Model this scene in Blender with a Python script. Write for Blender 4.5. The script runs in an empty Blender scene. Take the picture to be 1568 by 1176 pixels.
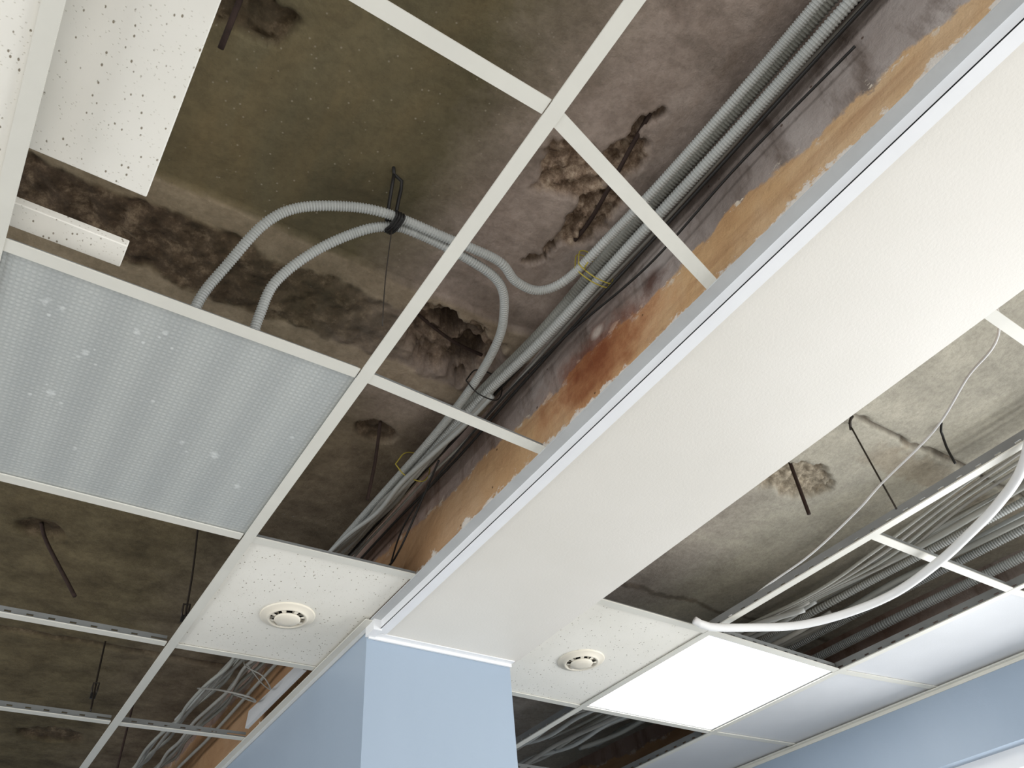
import bpy, math, random
from mathutils import Vector, Matrix, noise
random.seed(7)
CH = 1.675            # camera height above the floor; heights below are given from eye level
sc = bpy.context.scene
COL = sc.collection

def lin(c):
    c = c/255.0
    return c/12.92 if c <= .04045 else ((c+.055)/1.055)**2.4
def col(r, g, b): return (lin(r), lin(g), lin(b), 1)

# ------------------------------------------------------------------ node helpers
class M:
    def __init__(s, name, rough=.6, base=(.8,.8,.8,1), spec=.3):
        s.m = bpy.data.materials.new(name); s.m.use_nodes = True
        s.nt = s.m.node_tree; s.b = s.nt.nodes['Principled BSDF']
        s.b.inputs['Roughness'].default_value = rough
        s.b.inputs['Base Color'].default_value = base
        s.b.inputs['Specular IOR Level'].default_value = spec
        s._tc = None
    def n(s, t): return s.nt.nodes.new(t)
    def l(s, a, b): s.nt.links.new(a, b)
    def pos(s, scale=(1,1,1)):
        if not s._tc: s._tc = s.n('ShaderNodeTexCoord')
        mp = s.n('ShaderNodeMapping'); mp.inputs['Scale'].default_value = scale
        s.l(s._tc.outputs['Object'], mp.inputs['Vector']); return mp.outputs[0]
    def noise(s, scale, detail=5, rough=.6, stretch=(1,1,1), dist=0):
        nd = s.n('ShaderNodeTexNoise'); nd.inputs['Scale'].default_value = scale
        nd.inputs['Detail'].default_value = detail; nd.inputs['Roughness'].default_value = rough
        nd.inputs['Distortion'].default_value = dist
        s.l(s.pos(stretch), nd.inputs['Vector']); return nd.outputs['Fac']
    def vor(s, scale, stretch=(1,1,1), out='Distance', rnd=1.0):
        nd = s.n('ShaderNodeTexVoronoi'); nd.inputs['Scale'].default_value = scale
        nd.inputs['Randomness'].default_value = rnd
        s.l(s.pos(stretch), nd.inputs['Vector']); return nd.outputs[out]
    def ramp(s, fac, stops):
        r = s.n('ShaderNodeValToRGB'); e = r.color_ramp.elements
        while len(e) < len(stops): e.new(.5)
        for i, (p, c) in enumerate(stops):
            e[i].position = p
            e[i].color = c if isinstance(c, tuple) else (c, c, c, 1)
        s.l(fac, r.inputs['Fac']); return r.outputs['Color']
    def mix(s, f, a, b, mode='MIX'):
        x = s.n('ShaderNodeMix'); x.data_type = 'RGBA'; x.blend_type = mode
        for v, i in ((f, 0), (a, 6), (b, 7)):
            if isinstance(v, (int, float, tuple)): x.inputs[i].default_value = v
            else: s.l(v, x.inputs[i])
        return x.outputs[2]
    def math(s, op, a, b=0.0):
        x = s.n('ShaderNodeMath'); x.operation = op
        for i, v in enumerate((a, b)):
            if isinstance(v, (int, float)): x.inputs[i].default_value = v
            else: s.l(v, x.inputs[i])
        return x.outputs[0]
    def spot(s, u, v, cu, cv, ru, rv, wob, amt):
        """soft noisy ellipse distance in two coordinates"""
        a = s.math('MULTIPLY', s.math('SUBTRACT', u, cu), 1/ru); b = s.math('MULTIPLY', s.math('SUBTRACT', v, cv), 1/rv)
        d = s.math('SQRT', s.math('ADD', s.math('MULTIPLY', a, a), s.math('MULTIPLY', b, b)))
        return s.math('ADD', d, s.math('MULTIPLY', s.math('SUBTRACT', wob, .5), amt))
    def attr(s, name):
        a = s.n('ShaderNodeAttribute'); a.attribute_name = name
        sp = s.n('ShaderNodeSeparateColor'); s.l(a.outputs['Color'], sp.inputs[0]); return sp.outputs
    def xyz(s):
        sp = s.n('ShaderNodeSeparateXYZ'); s.l(s.pos(), sp.inputs[0]); return sp.outputs
    def color(s, o): s.l(o, s.b.inputs['Base Color'])
    def bump(s, h, dist=.002, strength=1.0):
        b = s.n('ShaderNodeBump'); b.inputs['Distance'].default_value = dist
        b.inputs['Strength'].default_value = strength
        s.l(h, b.inputs['Height']); s.l(b.outputs[0], s.b.inputs['Normal'])

def simple(name, c, rough=.5, var=.06, spec=.3, scale=12, metal=0):
    m = M(name, rough, spec=spec)
    n = m.noise(scale, 4)
    d = tuple(x*(1-var*2) for x in c[:3])+(1,)
    m.color(m.ramp(n, [(.3, d), (.7, c)]))
    m.b.inputs['Metallic'].default_value = metal
    return m.m

# ------------------------------------------------------------------ materials
def concrete(name, a, b, warm, rightside=False):
    m = M(name, .9, spec=.15)
    big = m.noise(2.2, 6, .65, dist=.6); med = m.noise(9, 6, .7); fine = m.noise(70, 4, .7)
    c = m.ramp(big, [(.32, a), (.68, b)])
    st = m.noise(3.0, 5, .6, (1, .35, 1), 1.0)
    c = m.mix(m.ramp(st, [(.5, 0.), (.68, .4)]), c, warm)
    c = m.mix(m.ramp(med, [(.3, .35), (.6, 0.)]), c, tuple(x*.6 for x in a[:3])+(1,))
    v = m.vor(52); c = m.mix(m.ramp(v, [(.06, .4), (.12, 0.)]), c, col(180, 170, 152))
    v2 = m.vor(22, (1, 1.3, 1)); c = m.mix(m.ramp(v2, [(.02, .7), (.04, 0.)]), c, col(50, 42, 36))
    r, g, bl = m.attr('masks')
    x = m.xyz()
    if not rightside:
        fx = m.math('ADD', x[0], m.math('MULTIPLY', m.math('SUBTRACT', big, .5), .5))
        k = m.ramp(fx, [(.36, 0.), (.64, .9)])
        c = m.mix(k, c, m.ramp(med, [(.3, col(134, 119, 109)), (.7, col(176, 161, 151))]))
        fy = m.ramp(m.math('MULTIPLY', x[1], .5), [(.60, 0.), (.75, .75)])
        c = m.mix(fy, c, m.ramp(med, [(.3, col(76, 65, 48)), (.7, col(126, 113, 86))]))
        # damp streaks
        c = m.mix(m.ramp(m.noise(4, 5, .6, (.5, 1.4, 1), .8), [(.52, 0.), (.68, .35)]), c, col(62, 54, 42))
    else:
        fx = m.math('SUBTRACT', m.math('ADD', x[0], m.math('MULTIPLY', big, .5)), m.math('MULTIPLY', x[1], .35))
        c = m.mix(m.ramp(m.math('MULTIPLY', fx, .5), [(.66, .8), (.86, 0.)]), c, m.ramp(med, [(.3, col(128, 118, 112)), (.7, col(166, 156, 148))]))
    c = m.mix(m.math('MULTIPLY', bl, .75), c, m.ramp(med, [(.3, col(128, 113, 92)), (.7, col(172, 156, 132))]))
    blot = m.noise(20, 6, .75)
    c = m.mix(m.math('MULTIPLY', g, .9), c, m.ramp(blot, [(.34, col(40, 31, 25)), (.52, col(80, 65, 52)), (.68, col(138, 120, 98))]))
    rub = [(.32, col(74, 58, 46)), (.5, col(138, 118, 100)), (.7, col(192, 174, 152))]
    if rightside: rub = [(.32, col(110, 99, 84)), (.5, col(156, 145, 126)), (.7, col(200, 188, 166))]
    c = m.mix(r, c, m.ramp(m.noise(45, 6, .8), rub))
    c = m.mix(m.ramp(fine, [(.35, .2), (.6, 0.)]), c, (0.02, .016, .012, 1))
    m.color(c)
    h = m.math('ADD', m.math('MULTIPLY', fine, .5), m.math('MULTIPLY', med, 1.2))
    m.bump(h, .005, .7)
    return m.m
m_slabL = concrete('concrete_slab_shaded', col(92, 85, 64), col(124, 114, 88), col(126, 106, 72))  # same concrete, the dimmer daylight on the left put into its colour
m_slabR = concrete('concrete_slab_daylit', col(164, 159, 145), col(196, 190, 173), col(178, 171, 150), True)  # brighter base colour carries the window light on the right slab

def beam_mat(name, wall=False):
    m = M(name, .8, spec=.2)
    x = m.xyz()
    n1 = m.noise(3.2, 5, .6, dist=.5); n2 = m.noise(14, 5, .7); n3 = m.noise(60, 4, .7)
    conc = m.ramp(n1, [(.3, col(112, 101, 94)), (.5, col(148, 137, 130)), (.7, col(172, 163, 157))])
    conc = m.mix(m.ramp(m.noise(7, 5, .7, (1, 1.6, .5)), [(.5, 0.), (.64, .65)]), conc, col(86, 72, 62))
    streak = m.noise(6, 5, .65, (1, .35, 3))
    tan = m.ramp(n1, [(.3, col(174, 136, 96)), (.5, col(194, 158, 116)), (.72, col(204, 174, 138))])
    tan = m.mix(m.ramp(streak, [(.5, 0.), (.7, .6)]), tan, col(152, 114, 82))
    tan = m.mix(m.ramp(n2, [(.62, 0.), (.77, .45)]), tan, col(124, 90, 64))
    e = m.math('ADD', x[2], m.math('ADD', m.math('MULTIPLY', m.math('SUBTRACT', n1, .5), .13), m.math('MULTIPLY', m.math('SUBTRACT', n2, .5), .05)))
    yy = m.math('MULTIPLY', x[1], .045)
    ed = m.math('SUBTRACT', m.math('SUBTRACT', e, yy), CH+.64)
    k = m.ramp(ed, [(.5, 1.), (.506, 0.)])
    c = m.mix(k, conc, tan)
    ch = m.math('MULTIPLY', m.ramp(m.noise(30, 5, .7, (1,.6,1)), [(.57, 0.), (.6, 1.)]), m.ramp(ed, [(.488, 0.), (.498, 1.), (.508, 1.), (.52, 0.)]))
    c = m.mix(ch, c, col(210, 198, 180))
    if not wall:
        d = m.spot(x[1], x[2], .82, CH+1.15, .20, .09, n2, 1.6)
        c = m.mix(m.ramp(d, [(.1, .75), (.95, 0.)]), c, col(118, 60, 36))
        c = m.mix(m.ramp(m.math('SUBTRACT', d, .5), [(0., .5), (.9, 0.)]), c, col(214, 146, 104), 'MULTIPLY')
        d2 = m.spot(x[1], x[2], .625, CH+1.20, .05, .035, n2, 1.2); c = m.mix(m.ramp(d2, [(.3, .8), (1., 0.)]), c, col(74, 40, 26))
        d3 = m.spot(x[1], x[2], .80, CH+1.215, .025, .018, n2, .9); c = m.mix(m.ramp(d3, [(.4, .75), (1., 0.)]), c, col(204, 190, 178))
    c = m.mix(m.ramp(m.math('MULTIPLY', x[1], .4), [(.36, 0.), (.62, .45)]), c, col(134, 96, 72))
    w = m.math('ADD', m.math('SUBTRACT', x[2], CH+1.058), m.math('MULTIPLY', m.math('SUBTRACT', m.noise(24, 6, .7, (1,.7,1)), .5), -.13))
    c = m.mix(m.ramp(m.math('ADD', w, .5), [(.503, .9), (.508, 0.)]), c, col(218, 213, 205))
    c = m.mix(m.ramp(m.vor(17), [(.04, .8), (.06, 0.)]), c, col(70, 48, 32))
    m.color(c); m.bump(m.math('ADD', n3, m.math('MULTIPLY', n2, 2)), .004, .7)
    return m.m
m_beam = beam_mat('painted_beam'); m_upper = beam_mat('rough_upper_wall', True)

m_tee = simple('white_steel_tee', col(215, 213, 203), .4, .03)
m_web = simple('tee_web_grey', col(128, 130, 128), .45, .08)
m_trim = simple('white_trim', col(232, 233, 234), .35, .02)
m_ledger = simple('ledger_angle', col(192, 194, 194), .45, .05)
m_dark = simple('dark_void', col(16, 14, 12), .9)
m_conduit = simple('grey_pvc_conduit', col(178, 180, 176), .42, .10, scale=5, spec=.5)
m_conduit2 = simple('dusty_pvc_conduit', col(158, 158, 150), .5, .12, scale=5, spec=.45)
m_cabg = simple('grey_cable', col(156, 154, 147), .5, .1)
m_cabd = simple('black_cable', col(36, 34, 32), .5, .1)
m_cabw = simple('white_cable', col(232, 232, 230), .4, .02)
m_rebar = simple('rusty_rebar', col(60, 46, 40), .85, .2, scale=60)
m_rod = simple('steel_hanger', col(62, 56, 50), .5, .1, metal=.4)
m_yel = simple('yellow_tie', col(180, 164, 70), .5)
m_vent = simple('vent_plastic', col(226, 219, 203), .4, .02)

def tile_mat():
    m = M('mineral_fibre_tile', .9, spec=.1)
    wn = m.noise(18, 3, .5)
    v = m.vor(100, (1, .6, 1)); v2 = m.vor(180, (.7, 1, 1))
    sel = m.noise(55, 3, .6)
    k1 = m.math('MULTIPLY', m.ramp(v, [(.10, 1.), (.17, 0.)]), m.ramp(sel, [(.40, 0.), (.46, 1.)]))
    k2 = m.math('MULTIPLY', m.ramp(v2, [(.10, .5), (.2, 0.)]), m.ramp(wn, [(.34, 0.), (.5, 1.)]))
    base = m.ramp(m.noise(3, 3), [(.3, col(226, 223, 213)), (.7, col(236, 233, 224))])
    c = m.mix(k2, base, col(182, 175, 160)); c = m.mix(k1, c, col(142, 133, 117))
    m.color(c)
    m.bump(m.math('SUBTRACT', 1.0, m.math('ADD', k1, k2)), .0012, .5)
    return m.m
m_tile = tile_mat()

def diff_mat():
    m = M('prismatic_diffuser', .28, spec=.5)
    n = m.noise(2.5, 3); x = m.xyz()
    stripes = m.n('ShaderNodeTexWave'); stripes.inputs['Scale'].default_value = 3.4; stripes.inputs['Distortion'].default_value = .15
    m.l(m.pos(), stripes.inputs['Vector'])
    c = m.ramp(stripes.outputs['Fac'], [(.1, col(186, 188, 184)), (.9, col(197, 199, 194))])
    c = m.mix(m.ramp(n, [(.35, .2), (.7, 0.)]), c, col(166, 171, 170))
    v = m.vor(110, rnd=.12)
    c = m.mix(m.ramp(v, [(.2, 0.), (.55, .35)]), c, col(130, 136, 137))
    jn = m.noise(60, 4, .7)
    for cx, cy, r in ((-.10,1.06,.009),(-.075,1.065,.005),(-.02,1.15,.008),(-.03,1.165,.004),(.04,1.06,.008),(.08,1.04,.005),(.075,1.055,.003),(-.05,1.28,.009),
                      (-.03,1.30,.005),(-.08,1.30,.005),(.255,1.32,.011),(.19,1.31,.007),(.205,1.335,.004),(.33,1.40,.008),(.02,1.42,.005),(.11,1.22,.004),(.37,1.2,.005),
                      (-.09,1.09,.004),(-.01,1.135,.003),(.00,1.17,.004),(.055,1.08,.004),(.10,1.07,.003),(-.06,1.26,.003)):
        d = m.spot(x[0], x[1], cx, cy, r, r*1.1, jn, 2.4)
        c = m.mix(m.ramp(d, [(.4, .5), (1., 0.)]), c, col(220, 223, 220))  # white reflection spots painted into the diffuser colour
    m.color(c)
    m.bump(m.ramp(v, [(.0, 1.), (.6, 0.)]), .0015, .8)
    return m.m
m_diff = diff_mat()

def paint(name, a, b, rough=.45, spec=.35):
    m = M(name, rough, spec=spec)
    m.color(m.ramp(m.noise(1.6, 4, .5, (1, 1, .25)), [(.35, a), (.65, b)]))
    m.bump(m.noise(160, 3), .0006, .5)
    return m.m
m_blue = paint('blue_wall_paint', col(151, 166, 182), col(160, 174, 189), .38)
m_soffit = paint('soffit_paint', col(218, 214, 205), col(226, 222, 214), .5)
m_floor = paint('light_floor', col(198, 192, 183), col(211, 205, 197), .5)
m_panel = paint('plain_white_panel', col(196, 197, 198), col(212, 213, 214), .3)
m_led = M('led_panel_lit', .4); m_led.b.inputs['Emission Color'].default_value = (1, .985, .96, 1)
m_led.b.inputs['Emission Strength'].default_value = 5.0
m_led.color(m_led.ramp(m_led.noise(3), [(0., (.9, .9, .9, 1)), (1., (.95, .95, .95, 1))])); m_led = m_led.m

# ------------------------------------------------------------------ geometry helpers
class G:
    """accumulates geometry into one mesh"""
    def __init__(s): s.v = []; s.f = []; s.mi = []; s.mats = []; s.sm = []
    def mat(s, m):
        if m not in s.mats: s.mats.append(m)
        return s.mats.index(m)
    def add(s, vs, fs, m, smooth=False):
        o = len(s.v); s.v += [tuple(v) for v in vs]; k = s.mat(m)
        for f in fs: s.f.append(tuple(i+o for i in f)); s.mi.append(k); s.sm.append(smooth)
    def hexa(s, b, t, m):
        s.add(list(b)+list(t), [(3,2,1,0),(4,5,6,7),(0,1,5,4),(1,2,6,5),(2,3,7,6),(3,0,4,7)], m)
    def box(s, x0, x1, y0, y1, z0, z1, m):
        q = [(x0,y0),(x1,y0),(x1,y1),(x0,y1)]
        s.hexa([(a,b,z0) for a,b in q], [(a,b,z1) for a,b in q], m)
    def bar(s, p0, p1, w0, w1, z0, z1, m):
        d = (Vector(p1)-Vector(p0)).normalized(); n = Vector((-d.y, d.x))
        q = [Vector(p0)+n*w0, Vector(p1)+n*w0, Vector(p1)+n*w1, Vector(p0)+n*w1]
        s.hexa([(a.x,a.y,z0) for a in q], [(a.x,a.y,z1) for a in q], m)
    def quad(s, pts, z0, z1, m):
        s.hexa([(p[0],p[1],z0) for p in pts], [(p[0],p[1],z1) for p in pts], m)
    def tube(s, pts, r, m, step=.02, sides=8, corr=0, caps=True):
        P = spline(pts, step if not corr else corr/4.0)
        n = len(P); T = [(P[min(i+1,n-1)]-P[max(i-1,0)]).normalized() for i in range(n)]
        u = T[0].orthogonal().normalized(); vs = []
        for i in range(n):
            u = (u - T[i]*u.dot(T[i])).normalized(); w = T[i].cross(u)
            rr = r*(1.0 if (i % 4) in (0, 1) else .85) if corr else r
            for k in range(sides):
                a = 2*math.pi*k/sides
                vs.append(P[i]+(u*math.cos(a)+w*math.sin(a))*rr)
        fs = [(i*sides+k, i*sides+(k+1)%sides, (i+1)*sides+(k+1)%sides, (i+1)*sides+k) for i in range(n-1) for k in range(sides)]
        if caps: fs += [tuple(range(sides))[::-1], tuple((n-1)*sides+k for k in range(sides))]
        s.add(vs, fs, m, not corr)
    def rev(s, c, prof, m, seg=48, a0=0, a1=2*math.pi):
        full = abs(a1-a0-2*math.pi) < 1e-6; n = seg if full else seg+1; vs = []
        for i in range(n):
            a = a0+(a1-a0)*i/seg
            for r, z in prof: vs.append((c[0]+r*math.cos(a), c[1]+r*math.sin(a), c[2]+z))
        k = len(prof); fs = []
        for i in range(seg):
            j = (i+1) % n
            for q in range(k-1): fs.append((i*k+q, j*k+q, j*k+q+1, i*k+q+1))
        s.add(vs, fs, m, True)
    def obj(s, name, parent=None):
        me = bpy.data.meshes.new(name); me.from_pydata([(a,b,c+CH) for a,b,c in s.v], [], s.f)
        for m in s.mats: me.materials.append(m)
        me.polygons.foreach_set('material_index', s.mi); me.polygons.foreach_set('use_smooth', s.sm)
        me.update()
        o = bpy.data.objects.new(name, me); COL.objects.link(o)
        if parent: o.parent = parent
        return o
def spline(pts, step):
    P = [Vector(p) for p in pts]
    if len(P) == 2: P = [P[0], P[0].lerp(P[1], .5), P[1]]
    Q = [P[0]*2-P[1]]+P+[P[-1]*2-P[-2]]; out = []
    for i in range(1, len(Q)-2):
        a, b, c, d = Q[i-1:i+3]; n = max(1, int(round((c-b).length/step)))
        for k in range(n):
            t = k/n
            out.append(.5*((2*b)+(c-a)*t+(2*a-5*b+4*c-d)*t*t+(3*b-a-3*c+d)*t**3))
    out.append(P[-1]); return out
def empty(name):
    e = bpy.data.objects.new(name, None); COL.objects.link(e); return e

# ------------------------------------------------------------------ slabs (height fields seen from below)
ZS = 1.346
def sstep(a, b, x):
    t = max(0, min(1, (x-a)/(b-a))); return t*t*(3-2*t)
def nz(x, y, s, o=0): return noise.fractal(Vector((x*s, y*s, o)), .8, 2.1, 5)
def blob(x, y, cx, cy, rx, ry, rough=.35, s=14):
    d = math.hypot((x-cx)/rx, (y-cy)/ry)+nz(x, y, s, cx*9)*rough
    return 1-sstep(.8, 1.0, d)
def segd(x, y, pts):
    m = 9
    for (ax, ay), (bx, by) in zip(pts, pts[1:]):
        t = max(0, min(1, ((x-ax)*(bx-ax)+(y-ay)*(by-ay))/((bx-ax)**2+(by-ay)**2)))
        m = min(m, math.hypot(x-ax-t*(bx-ax), y-ay-t*(by-ay)))
    return m
CR1 = [(.72,.385),(.70,.43),(.705,.50),(.72,.56)]
CR2 = [(.73,.62),(.735,.68),(.715,.73),(.72,.77),(.69,.80)]
def hL(x, y):
    z = ZS + nz(x, y, 2.5)*.004
    sp = dk = bd = 0
    if y < 1.0:
        c = max(1-sstep(.004,.010,segd(x,y,CR1)+nz(x,y,40)*.006), 1-sstep(.004,.010,segd(x,y,CR2)+nz(x,y,40)*.008))
        a = max(blob(x,y,.655,.575,.075,.07), blob(x,y,.72,.50,.04,.06), blob(x,y,.745,.63,.045,.085), c)
        sp = a; z += a*(.020+nz(x,y,38)*.022)+c*.012; dk = c*.5
        b = blob(x,y,0,.60,.10,.05); dk = max(dk, b*.8); z += b*(.02+nz(x,y,30)*.012)
    e = nz(x, y, 5)*.012
    bd = sstep(.965,.975,y+e)*(1-sstep(1.03,1.045,y+e*2)) + sstep(1.185,1.2,y+e*2)*(1-sstep(1.245,1.26,y+e))
    band = sstep(1.03,1.045,y+e*2)*(1-sstep(1.185,1.2,y+e*2))
    z -= (sstep(.965,.97,y+e)*(1-sstep(1.25,1.258,y+e)))*.014
    z += band*nz(x,y,22)*.010
    dk = max(dk, band*max(.45, min(1, 1-(x-.0)*.9)))
    if .4 < x < .95 and .9 < y < 1.3:
        h = max(blob(x,y,.68,1.09,.125,.09,.25,18), blob(x,y,.60,1.05,.07,.06,.3))
        if x > .83: h *= .2
        core = max(blob(x,y,.735,1.10,.05,.045,.4,20), blob(x,y,.655,1.045,.06,.030,.4,20))  # core of the hole: deeper, its shadow put in as near-black colour
        z += h*(.050+nz(x,y,24)*.03)+core*.08
        q = max(0, min(1, .55+nz(x,y,26)*1.1))
        sp = max(sp, h*q*(1-core)*.8); dk = max(dk*(1-h), h*(1-q*.6), core)
    for cx, cy, r in ((.66,1.45,.06),(.02,2.27,.065),(.348,3.8,.12),(-.6,1.7,.1)):
        if abs(x-cx) < .3 and abs(y-cy) < .3:
            b = blob(x,y,cx,cy,r,r*.7); dk = max(dk, b*.8); z += b*(.018+nz(x,y,30)*.012)
    if abs(y-2.92) < .03: b = 1-sstep(.004,.02,abs(y-2.92+e)); z += b*.012; dk = max(dk, b*.8)
    return z, sp, dk, min(1, bd)
def hR(x, y):
    z = ZS + nz(x, y, 2.5, 4)*.004; sp = dk = bd = 0
    if abs(x-1.86) < .25 and abs(y-1.07) < .25:
        sp = max(blob(x,y,1.88,1.07,.10,.085), blob(x,y,1.79,1.09,.06,.07)); z += sp*(.02+nz(x,y,38)*.016)
    d = abs(y-.785+nz(x,y,6)*.012)
    b = (1-sstep(.003,.009,d))*sstep(1.7,1.8,x); z += b*.02; dk = b*.8
    b = 1-sstep(.03,.06,abs(y-.86)+nz(x,y,16)*.03); bd = b*.6*sstep(1.9,2.0,x)
    b = (1-sstep(.006,.016,abs(y-1.78+nz(x,y,8)*.02))); dk = max(dk, b*.6)
    return z, sp, dk, bd
def slab(name, x0, x1, y0, y1, fn, mat, parent, res=.008):
    nx = int((x1-x0)/res); ny = int((y1-y0)/res); vs = []; cs = []
    for j in range(ny+1):
        y = y0+(y1-y0)*j/ny
        for i in range(nx+1):
            x = x0+(x1-x0)*i/nx; z, a, b, c = fn(x, y)
            vs.append((x, y, z+CH)); cs += [a, b, c, 1]
    fs = [(j*(nx+1)+i, (j+1)*(nx+1)+i, (j+1)*(nx+1)+i+1, j*(nx+1)+i+1) for j in range(ny) for i in range(nx)]
    me = bpy.data.meshes.new(name); me.from_pydata(vs, [], fs)
    ca = me.color_attributes.new('masks', 'FLOAT_COLOR', 'POINT'); ca.data.foreach_set('color', cs)
    me.polygons.foreach_set('use_smooth', [True]*len(fs)); me.materials.append(mat); me.update()
    o = bpy.data.objects.new(name, me); COL.objects.link(o); o.parent = parent; return o
ceil = empty('ceiling')
slab('slab_left_near', -.9, .88, -.5, 1.9, hL, m_slabL, ceil, .0055)
slab('slab_left_far', -.9, .88, 1.9, 5.2, hL, m_slabL, ceil, .014)
slab('slab_right', 1.28, 3.3, -.5, 2.3, hR, m_slabR, ceil, .009)
slab('slab_right_far', 1.28, 3.3, 2.3, 5.2, hR, m_slabR, ceil, .02)
g = G(); g.box(-3.2,-.9,-3.4,5.2,ZS,ZS+.1,m_slabR); g.box(-.9,3.3,-3.4,-.5,ZS,ZS+.1,m_slabR); g.obj('slab_outer', ceil)

# ------------------------------------------------------------------ beam, soffit, walls, floor
g = G(); g.box(.862, 1.30, -3.4, 5.2, 1.03, 1.45, m_beam); g.obj('concrete_beam')
so = empty('beam_soffit')
g = G(); g.box(.862, 1.312, -3.0, 1.835, 1.0, 1.02, m_soffit)
g.obj('board', so)
g = G()
g.box(.832, .8615, -3.0, 1.80, 1.022, 1.025, m_ledger)
g.box(.8585, .8615, -3.0, 1.80, .996, 1.05, m_trim)
g.box(.8585, .886, -3.0, 1.812, .9965, .9995, m_trim)
g.box(.846, 1.302, 1.816, 1.836, .9965, .9995, m_trim); g.box(.846, 1.302, 1.833, 1.8385, .988, .9995, m_trim)
g.box(.838, .862, 1.79, 1.84, .992, 1.03, m_trim)
g.obj('edge_trim', so)
g = G(); g.box(.842, 1.30, 1.84, 5.2, -CH, 1.028, m_blue); g.obj('wall_partition')
g = G(); g.box(.818, .8415, 1.80, 4.4, 1.019, 1.022, m_tee); g.box(.838, .8415, 1.84, 4.4, 1.005, 1.035, m_ledger); g.obj('trim_1')

WA, WB = (3.10, -.9), (2.735, 2.75)
def wx(y): return WA[0]+(WB[0]-WA[0])*(y-WA[1])/(WB[1]-WA[1])
def wseg(g, y0, y1, z0, z1, m, t0=0, t1=.25):
    g.quad([(wx(y0)+t0,y0),(wx(y0)+t1,y0),(wx(y1)+t1,y1),(wx(y1)+t0,y1)], z0, z1, m)
g = G()
W0, W1, WT, WBOT = -1.2, 1.62, .79, -.75
wseg(g, -3.4, W0, -CH, 1.03, m_blue); wseg(g, W1, 5.2, -CH, 1.03, m_blue)
wseg(g, W0, W1, WT, 1.03, m_blue); wseg(g, W0, W1, -CH, WBOT, m_blue)
wseg(g, -3.4, 5.2, 1.03, 1.45, m_upper, .01)
g.obj('wall_right')
g = G(); wseg(g, -1.2, 4.4, 1.019, 1.022, m_tee, -.020, 0); wseg(g, -1.2, 4.4, 1.008, 1.03, m_tee, -.003, 0); g.obj('trim_2')
g = G()
for a, b, c, d in ((W0,W1,WT-.06,WT),(W0,W1,WBOT,WBOT+.06),(W0,W0+.06,WBOT,WT),(W1-.06,W1,WBOT,WT),(.18,.25,WBOT,WT)):
    wseg(g, a, b, c, d, m_trim, .06, .12)
g.obj('window_1')
g = G(); g.box(-3.2, 3.4, -3.4, 5.2, -CH-.1, -CH, m_floor); g.obj('floor')
g = G(); g.box(-3.3, -3.2, -3.4, 5.2, -CH, -.75, m_blue); g.box(-3.3, -3.2, -3.4, 5.2, .8, 1.45, m_blue)
for y in (-3.4,-1.3,.8,2.9): g.box(-3.3,-3.2,y,y+.5,-.75,.8,m_blue)
g.obj('wall_left')
g = G(); g.box(-3.2, 3.4, 5.2, 5.3, -CH, 1.45, m_blue); g.obj('wall_far')

# ------------------------------------------------------------------ ceiling grid
grid = empty('ceiling_grid')
ZG = 1.025
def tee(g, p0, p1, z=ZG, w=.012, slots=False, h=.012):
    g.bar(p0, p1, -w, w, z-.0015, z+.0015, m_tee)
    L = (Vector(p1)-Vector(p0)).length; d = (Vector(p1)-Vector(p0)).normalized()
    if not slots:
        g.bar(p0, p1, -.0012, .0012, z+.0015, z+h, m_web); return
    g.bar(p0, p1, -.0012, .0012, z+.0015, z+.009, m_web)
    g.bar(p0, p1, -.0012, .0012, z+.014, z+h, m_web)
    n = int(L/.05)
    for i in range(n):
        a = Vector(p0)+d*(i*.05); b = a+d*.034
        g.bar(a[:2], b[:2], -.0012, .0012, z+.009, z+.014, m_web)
rows = [-.83,-.23,.372,.972,1.572,2.15,2.735,3.32,3.9]
g = G()
tee(g, (.414,-1.5), (.420,4.4)); tee(g, (-.185,-1.5), (-.185,4.4)); tee(g, (-.785,-1.5), (-.785,4.4))
g.obj('main_tees_left', grid)
g = G()
for y in rows:
    sl = y > 2.0
    h = .022 if sl else .015
    tee(g, (-.173,y), (.402,y), ZG+.001, slots=sl, h=h); tee(g, (-.773,y), (-.197,y), ZG+.001)
    if y == .372: tee(g, (.424,.378), (.838,.491), ZG+.001, h=.006)
    elif y == .972: tee(g, (.427,.974), (.836,.999), ZG+.001, h=.018)
    else: tee(g, (.429,y), (.838 if y < 1.7 else .825,y-.01), ZG+.001, slots=sl, h=h)
g.obj('cross_tees_left', grid)
Cp = [(1.80,-.91),(1.795,-.31),(1.79,.289),(1.780,.889),(1.767,1.470),(1.745,2.073),(1.735,2.67),(1.73,3.27),(1.73,4.2)]
Dp = [(2.50,-.91),(2.475,-.31),(2.455,.289),(2.433,.893),(2.389,1.497),(2.366,2.082),(2.34,2.68),(2.33,3.27),(2.33,4.2)]
def Wp(y): return (wx(y)-.004, y)
wy = [-.95,-.35,.25,.85,1.45,2.06,2.66,3.25,4.2]
g = G()
for L in (Cp, Dp):
    for a, b in zip(L, L[1:]): tee(g, a, b, slots=True, h=.030)
for i in range(8):
    if i != 3: tee(g, (1.316 if i < 5 else 1.302, Cp[i][1]-.01), (Cp[i][0]-.013, Cp[i][1]), ZG+.001)
    tee(g, (Cp[i][0]+.013, Cp[i][1]), (Dp[i][0]-.013, Dp[i][1]), ZG+.001, slots=True, h=.024)
    tee(g, (Dp[i][0]+.013, Dp[i][1]), Wp(wy[i]), ZG+.001)
g.obj('tees_right', grid)

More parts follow.
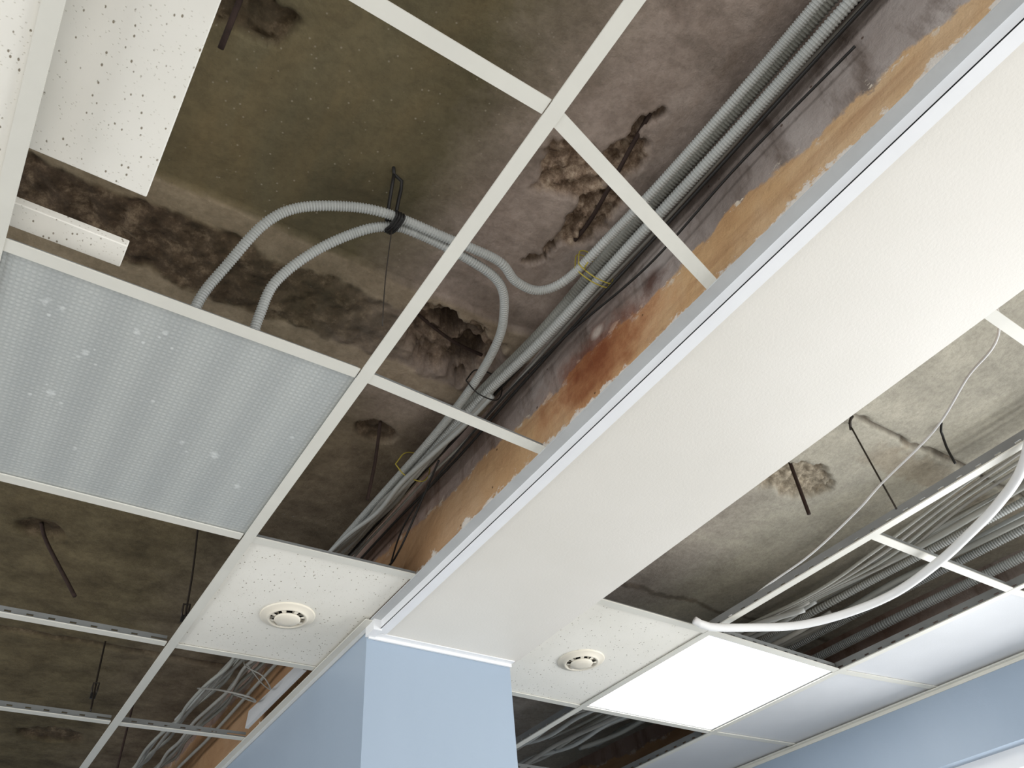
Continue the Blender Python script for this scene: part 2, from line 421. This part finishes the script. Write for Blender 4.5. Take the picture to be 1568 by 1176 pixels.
# ------------------------------------------------------------------ tiles and light panels
def tile(pts, z, m=m_tile, name='ceiling_tile', t=.014):
    g = G(); g.quad(pts, z, z+t, m); o = g.obj(name)
    bv = o.modifiers.new('b','BEVEL'); bv.width = .0015; bv.segments = 1
    return o
def rect(x0,x1,y0,y1): return [(x0,y0),(x1,y0),(x1,y1),(x0,y1)]
TZ = ZG+.0028
tile(rect(.420,.834,1.577,2.145), TZ+.001)
tile([(1.318,1.465),(1.762,1.475),(1.741,2.068),(1.303,2.062)], TZ+.001)
tile(rect(-.78,-.19,.378,.966), TZ+.001)
tile(rect(-.62,-.0195,.215,.815), ZG+.0365)
tile(rect(-.62,-.0195,.918,.966), ZG+.036, t=.016)
for i in (3,4,5,6):
    tile([(Dp[i][0]+.005,Dp[i][1]+.005),(wx(wy[i])-.006,wy[i]+.005),(wx(wy[i+1])-.006,wy[i+1]-.005),(Dp[i+1][0]+.005,Dp[i+1][1]-.005)], TZ+.001, m_panel, 'plain_ceiling_panel', .008)
lf = empty('prismatic_light_fixture')
g = G(); g.box(-.180,.409,.978,1.566,TZ+.001,TZ+.004,m_diff); g.obj('diffuser', lf)
g = G(); g.box(-.172,.401,.988,1.556,TZ+.004,TZ+.02,m_trim); g.obj('housing', lf)
ll = empty('led_ceiling_panel')
g = G(); P = [(Cp[4][0]+.02,Cp[4][1]+.022),(Dp[4][0]-.02,Dp[4][1]+.018),(Dp[5][0]-.02,Dp[5][1]-.018),(Cp[5][0]+.02,Cp[5][1]-.018)]
g.quad(P, TZ+.001, TZ+.004, m_led); g.obj('lit_panel', ll)
g = G(); P2 = [(Cp[4][0]+.006,Cp[4][1]+.008),(Dp[4][0]-.006,Dp[4][1]+.006),(Dp[5][0]-.006,Dp[5][1]-.006),(Cp[5][0]+.006,Cp[5][1]-.006)]
g.quad(P2, TZ+.0045, TZ+.014, m_trim)
for a, b, c, d in zip(P, P[1:]+P[:1], P2, P2[1:]+P2[:1]):
    g.hexa([(a[0],a[1],TZ+.0005),(b[0],b[1],TZ+.0005),(d[0],d[1],TZ+.0005),(c[0],c[1],TZ+.0005)],[(a[0],a[1],TZ+.0045),(b[0],b[1],TZ+.0045),(d[0],d[1],TZ+.0045),(c[0],c[1],TZ+.0045)], m_trim)
g.obj('frame', ll)

# ------------------------------------------------------------------ round vents
def vent(cx, cy, R):
    e = empty('ceiling_vent'); c = (cx, cy, TZ+.001)
    g = G()
    g.rev(c, [(R,0),(R,-.003),(R*.97,-.0045),(R*.78,-.006),(R*.74,-.011),(R*.70,-.012),(R*.64,-.010),(R*.62,-.002)], m_vent)
    g.obj('flange', e)
    g = G(); g.rev(c, [(R*.66,-.001),(0.0005,-.001)], m_dark); g.rev(c, [(R*.36,-.001),(R*.36,-.013)], m_dark); g.obj('throat', e)
    g = G(); g.rev(c, [(R*.47,-.010),(R*.48,-.013),(R*.44,-.016),(R*.2,-.018),(.0005,-.0182)], m_vent)
    g.rev(c, [(R*.47,-.010),(.0005,-.010)], m_vent)
    for k in range(8):
        a = k*math.pi/4+.2
        g.rev(c, [(R*.40,-.002),(R*.66,-.002),(R*.66,-.010),(R*.40,-.012),(R*.40,-.002)], m_vent, 5, a-.13, a+.13)
    g.obj('cap', e)
vent(.633, 1.878, .070); vent(1.526, 1.783, .072)

# ------------------------------------------------------------------ corrugated conduits and cables, left of the beam
CL = empty('conduit_and_cable_bundle')
def conduit(pts, r, pitch=.0058, parent=CL, m=None):
    g = G(); g.tube(pts, r, m or m_conduit, corr=pitch, sides=12); return g.obj('corrugated_conduit', parent)
conduit([(.112,1.05,1.075),(.118,1.02,1.13),(.139,.975,1.18),(.1675,.90,1.225),(.207,.853,1.25),(.278,.814,1.262),(.357,.786,1.262),(.478,.776,1.258),
         (.596,.772,1.258),(.657,.798,1.258),(.715,.797,1.262),(.748,.744,1.262),(.762,.626,1.268),(.772,.45,1.27),(.776,.23,1.275),(.772,0,1.275),(.772,-.5,1.275)], .0100, .0052)
conduit([(.222,1.05,1.075),(.221,1.015,1.13),(.2275,.970,1.18),(.271,.905,1.225),(.329,.84,1.25),(.378,.808,1.262),(.428,.797,1.262),(.542,.797,1.256),
         (.630,.818,1.256),(.684,.885,1.256),(.718,.972,1.256),(.742,1.126,1.258),(.752,1.35,1.262),(.748,1.7,1.262),(.735,2.3,1.25),(.70,3.2,1.24)], .0100, .0052)
conduit([(.798,-.5,1.300),(.800,.0,1.300),(.806,.3,1.300),(.804,.6,1.298),(.806,.9,1.290),(.790,1.2,1.29),(.788,1.6,1.28),(.775,1.9,1.26),(.77,2.6,1.26)], .0150, .0066, m=m_conduit2)
conduit([(.812,-.5,1.262),(.810,.0,1.262),(.814,.3,1.262),(.808,.6,1.262),(.800,.9,1.258),(.778,1.2,1.262),(.77,1.6,1.252),(.750,1.9,1.24),(.75,2.6,1.24)], .0115, .006)
def wob(x0,y0,z0,x1,y1,z1,n,a):
    pts = []
    for i in range(n+1):
        t = i/n; pts.append((x0+(x1-x0)*t+random.uniform(-a,a), y0+(y1-y0)*t, z0+(z1-z0)*t+random.uniform(-a,a)*.7))
    return pts
g = G()
for k in range(3):
    g.tube(wob(.840+.004*k,-.5,1.26+.018*k, .82-.012*k,2.0,1.23+.014*k, 14,.005), .0034, m_cabd if k != 1 else m_cabg)
for k in range(7):
    g.tube(wob(.79,1.1,1.24+.006*k, .69+.020*k,2.1,1.20+.012*k, 8,.008), .0064, m_cabg if k % 3 else m_conduit)
g.tube([(.84,.10,1.21),(.835,.35,1.215),(.83,.60,1.20),(.82,.85,1.23),(.80,1.1,1.22),(.80,1.5,1.18),(.82,1.66,1.12),(.835,1.7,1.06)], .0024, m_cabd)
g.tube([(.79,1.35,1.23),(.80,1.5,1.15),(.80,1.58,1.10),(.815,1.68,1.11),(.80,1.8,1.15)], .0028, m_cabd)
for k in range(9):
    g.tube(wob(.70+.018*k,2.1,1.20+.01*(k%4), .62+.022*k,4.0,1.16+.02*(k%4), 12,.012), .0065, m_cabg if k % 3 else m_conduit2)
g.obj('cables', CL)
g = G()
g.tube([(.72,2.5,1.2),(.70,2.42,1.13),(.74,2.36,1.08),(.79,2.42,1.07),(.79,2.52,1.13),(.74,2.55,1.2)], .002, m_cabg)
g.tube([(.66,2.8,1.2),(.68,2.6,1.12),(.75,2.5,1.07),(.80,2.6,1.10),(.78,2.8,1.2)], .003, m_cabg)
g.obj('loose_wires', CL)
# right side
CR = empty('conduit_and_cable_bundle')
g = G()
for k in range(9):
    x = 2.26+.036*k+random.uniform(-.01,.01); z = 1.21+.022*(k % 5)
    g.tube(wob(x+.12,-.4,z+.02, x-.10+.06*(random.random()-.5),2.8,z-.02, 14,.015), random.choice((.006,.008,.010)), random.choice((m_cabg,m_conduit2,m_conduit)))
for k in range(6):
    g.tube(wob(2.15+.05*k,1.4,1.16+.02*(k%3), 1.8+.07*k,3.6,1.16+.02*(k%3), 10,.02), .009, m_cabg if k % 2 else m_conduit)
for k in range(4):
    g.tube([(2.20+.03*k,.3,1.29-.01*k),(2.20+.03*k,.8,1.25),(2.17+.035*k,1.1,1.20),(2.14+.03*k,1.35,1.17+.01*k),(2.12+.03*k,1.8,1.2)], .005, m_cabg if k % 2 else m_conduit2)
g.obj('cables', CR)
for x, z, r in ((2.62,1.27,.014),(2.75,1.25,.016),(2.40,1.24,.012)):
    conduit([(x+.12,-.5,z),(x+.06,.3,z),(x,.9,z-.01),(x-.04,1.5,z-.01),(x-.06,2.5,z)], r, .0085, CR)
g = G(); g.tube([(1.655,1.418,1.015),(1.70,1.408,1.0),(1.815,1.357,.998),(1.935,1.28,.995),(2.012,1.161,.995),(2.041,1.026,.995),(2.013,.869,.997),(1.969,.753,.998),(1.909,.625,1.0),(1.813,.503,1.0),(1.70,.38,1.05),(1.6,.2,1.2),(1.55,.1,1.345)], .0115, m_cabw, sides=14); g.obj('white_hose')
g = G(); g.tube([(1.46,.25,1.3),(1.492,.31,1.1),(1.573,.439,1.1),(1.666,.586,1.1),(1.728,.781,1.1),(1.774,.90,1.1),(1.829,1.103,1.1),(1.846,1.293,1.1),(1.80,1.44,1.05)], .0028, m_cabw); g.obj('white_wire')
g = G(); g.tube([(2.03,.68,ZS+.01),(2.035,.70,1.33),(2.06,.71,1.335),(2.068,.72,1.30),(2.062,.72,1.24)], .0035, m_cabd); g.obj('hanger_hook')

# ------------------------------------------------------------------ hangers and rebar
def rod(pts, r, m, name, extra=None):
    g = G(); g.tube(pts, r, m, .01, 8)
    if extra: extra(g)
    return g.obj(name)
def clip(x, y, z0):
    def f(g):
        g.tube([(x-.006,y,z0-.02),(x-.008,y,z0+.02),(x+.008,y,z0+.022),(x+.006,y,z0-.02)], .003, m_rod)
        g.box(x-.008,x+.008,y-.004,y+.004,z0-.03,z0-.012,m_cabd)
    return f
rod([(1.785,.815,ZS+.01),(1.783,.808,1.2),(1.780,.80,1.05)], .0025, m_rod, 'hanger_rod')
rod([(1.77,.79,ZS),(1.765,.80,1.335),(1.79,.82,1.33)], .004, m_rod, 'hanger_rod')
rod([(1.785,1.027,ZS+.02),(1.78,1.03,1.176)], .0055, m_rebar, 'rebar_stub')
rod([(.02,2.268,ZS+.02),(.05,2.25,1.30),(.155,2.172,1.12)], .0055, m_rebar, 'rebar_stub')
rod([(.659,1.417,ZS+.02),(.659,1.44,1.24),(.655,1.465,1.14)], .0045, m_rebar, 'rebar_stub')
rod([(0,.60,ZS+.02),(.0,.63,ZS-.02),(.0,.67,ZS-.03)], .005, m_rebar, 'rebar_stub')
rod([(.405,2.087,ZS+.01),(.412,2.06,1.2),(.416,2.05,1.055)], .0028, m_rod, 'hanger_rod', clip(.414,2.052,1.075))
rod([(.343,2.89,ZS+.01),(.343,2.83,1.2),(.34,2.74,1.055)], .003, m_rod, 'hanger_rod', clip(.343,2.81,1.15))
rod([(.55,3.3,ZS),(.55,3.3,1.055)], .004, m_rebar, 'hanger_rod')
rod([(.70,.36,ZS+.015),(.715,.46,ZS+.006),(.735,.56,ZS+.004),(.755,.66,ZS+.01),(.76,.74,ZS+.02)], .0045, m_rebar, 'rebar_exposed')
rod([(.56,1.06,ZS+.03),(.68,1.09,ZS+.02),(.80,1.11,ZS+.035)], .004, m_rebar, 'rebar_exposed')
g = G()
g.tube([(.345,.735,ZS+.005),(.352,.745,ZS-.012),(.372,.752,ZS-.01),(.376,.772,1.30),(.380,.795,1.265)], .0035, m_cabd)
g.tube([(.352,.745,ZS-.012),(.358,.77,1.30),(.366,.80,1.262)], .0035, m_cabd)
for k in range(4):
    a = .372+.005*k
    g.tube([(a,.772,1.262),(a+.002,.79,1.276),(a,.812,1.274),(a-.003,.822,1.26),(a,.80,1.247),(a+.002,.772,1.25),(a,.772,1.262)], .0024, m_cabd, .006)
g.tube([(.378,.80,1.25),(.39,.845,1.15),(.402,.875,1.06)], .0011, m_rod)
g.obj('conduit_hanger', CL)
g = G()
for y in (.70,.712): g.tube([(.745,y,1.262),(.76,y,1.315),(.80,y,1.322),(.832,y,1.29),(.828,y,1.25),(.79,y,1.242),(.76,y,1.25),(.745,y,1.262)], .0013, m_yel, .008)
g.tube([(.76,.70,1.25),(.745,.685,1.235),(.74,.67,1.23)], .0013, m_yel)
for y in (1.10,1.45): g.tube([(.72,y,1.262),(.75,y,1.31),(.80,y,1.315),(.82,y,1.28),(.80,y,1.235),(.75,y,1.235),(.72,y,1.262)], .0016, m_cabd if y < 1.2 else m_yel, .008)
g.obj('cable_ties', CL)
g = G(); g.hexa([(.80,2.18,1.035),(.812,2.18,1.035),(.812,2.66,1.035),(.80,2.66,1.035)],[(.81,2.20,1.085),(.822,2.20,1.085),(.822,2.68,1.10),(.81,2.68,1.10)], m_panel); g.obj('board_offcut')

# ------------------------------------------------------------------ light
w = bpy.data.worlds.new('World'); sc.world = w; w.use_nodes = True
bg = w.node_tree.nodes['Background']; bg.inputs[0].default_value = (.93, .965, 1, 1); bg.inputs[1].default_value = 1.0
def area(name, loc, tgt, sx, sy, e, c=(1,1,1)):
    L = bpy.data.lights.new(name, 'AREA'); L.shape = 'RECTANGLE'; L.size = sx; L.size_y = sy; L.energy = e; L.color = c
    o = bpy.data.objects.new(name, L); COL.objects.link(o); o.location = (loc[0],loc[1],loc[2]+CH)
    o.rotation_euler = (Vector(tgt)-Vector(loc)).to_track_quat('-Z','Y').to_euler(); return o
area('window_light_right', (3.35,.2,0), (0,.2,-.3), 2.7, 1.5, 85, (.97,.985,1))
area('fill_light_back', (.6,-3.3,-.2), (.8,1,.2), 4.5, 1.8, 74, (1,.99,.98))  # area lamp added behind the camera; no window is modelled there
area('fill_light_left', (-3.15,1.2,0), (0,1.4,.1), 4.0, 1.4, 85, (.96,.98,1))  # unseen lamp added to brighten the partition's left face and the trim
sc.view_settings.view_transform = 'Standard'
sc.view_settings.look = 'None'

# ------------------------------------------------------------------ camera
cam = bpy.data.cameras.new('Camera'); co = bpy.data.objects.new('Camera', cam); COL.objects.link(co)
R = Matrix(((.83251,-.32916,-.44563),(-.54806,-.6069,-.57558),(-.08099,.72341,-.68565)))
co.matrix_world = Matrix.Translation((0,0,CH)) @ R.to_4x4()
cam.sensor_width = 36; cam.lens = 1213/1568*36; cam.clip_start = .01
sc.camera = co
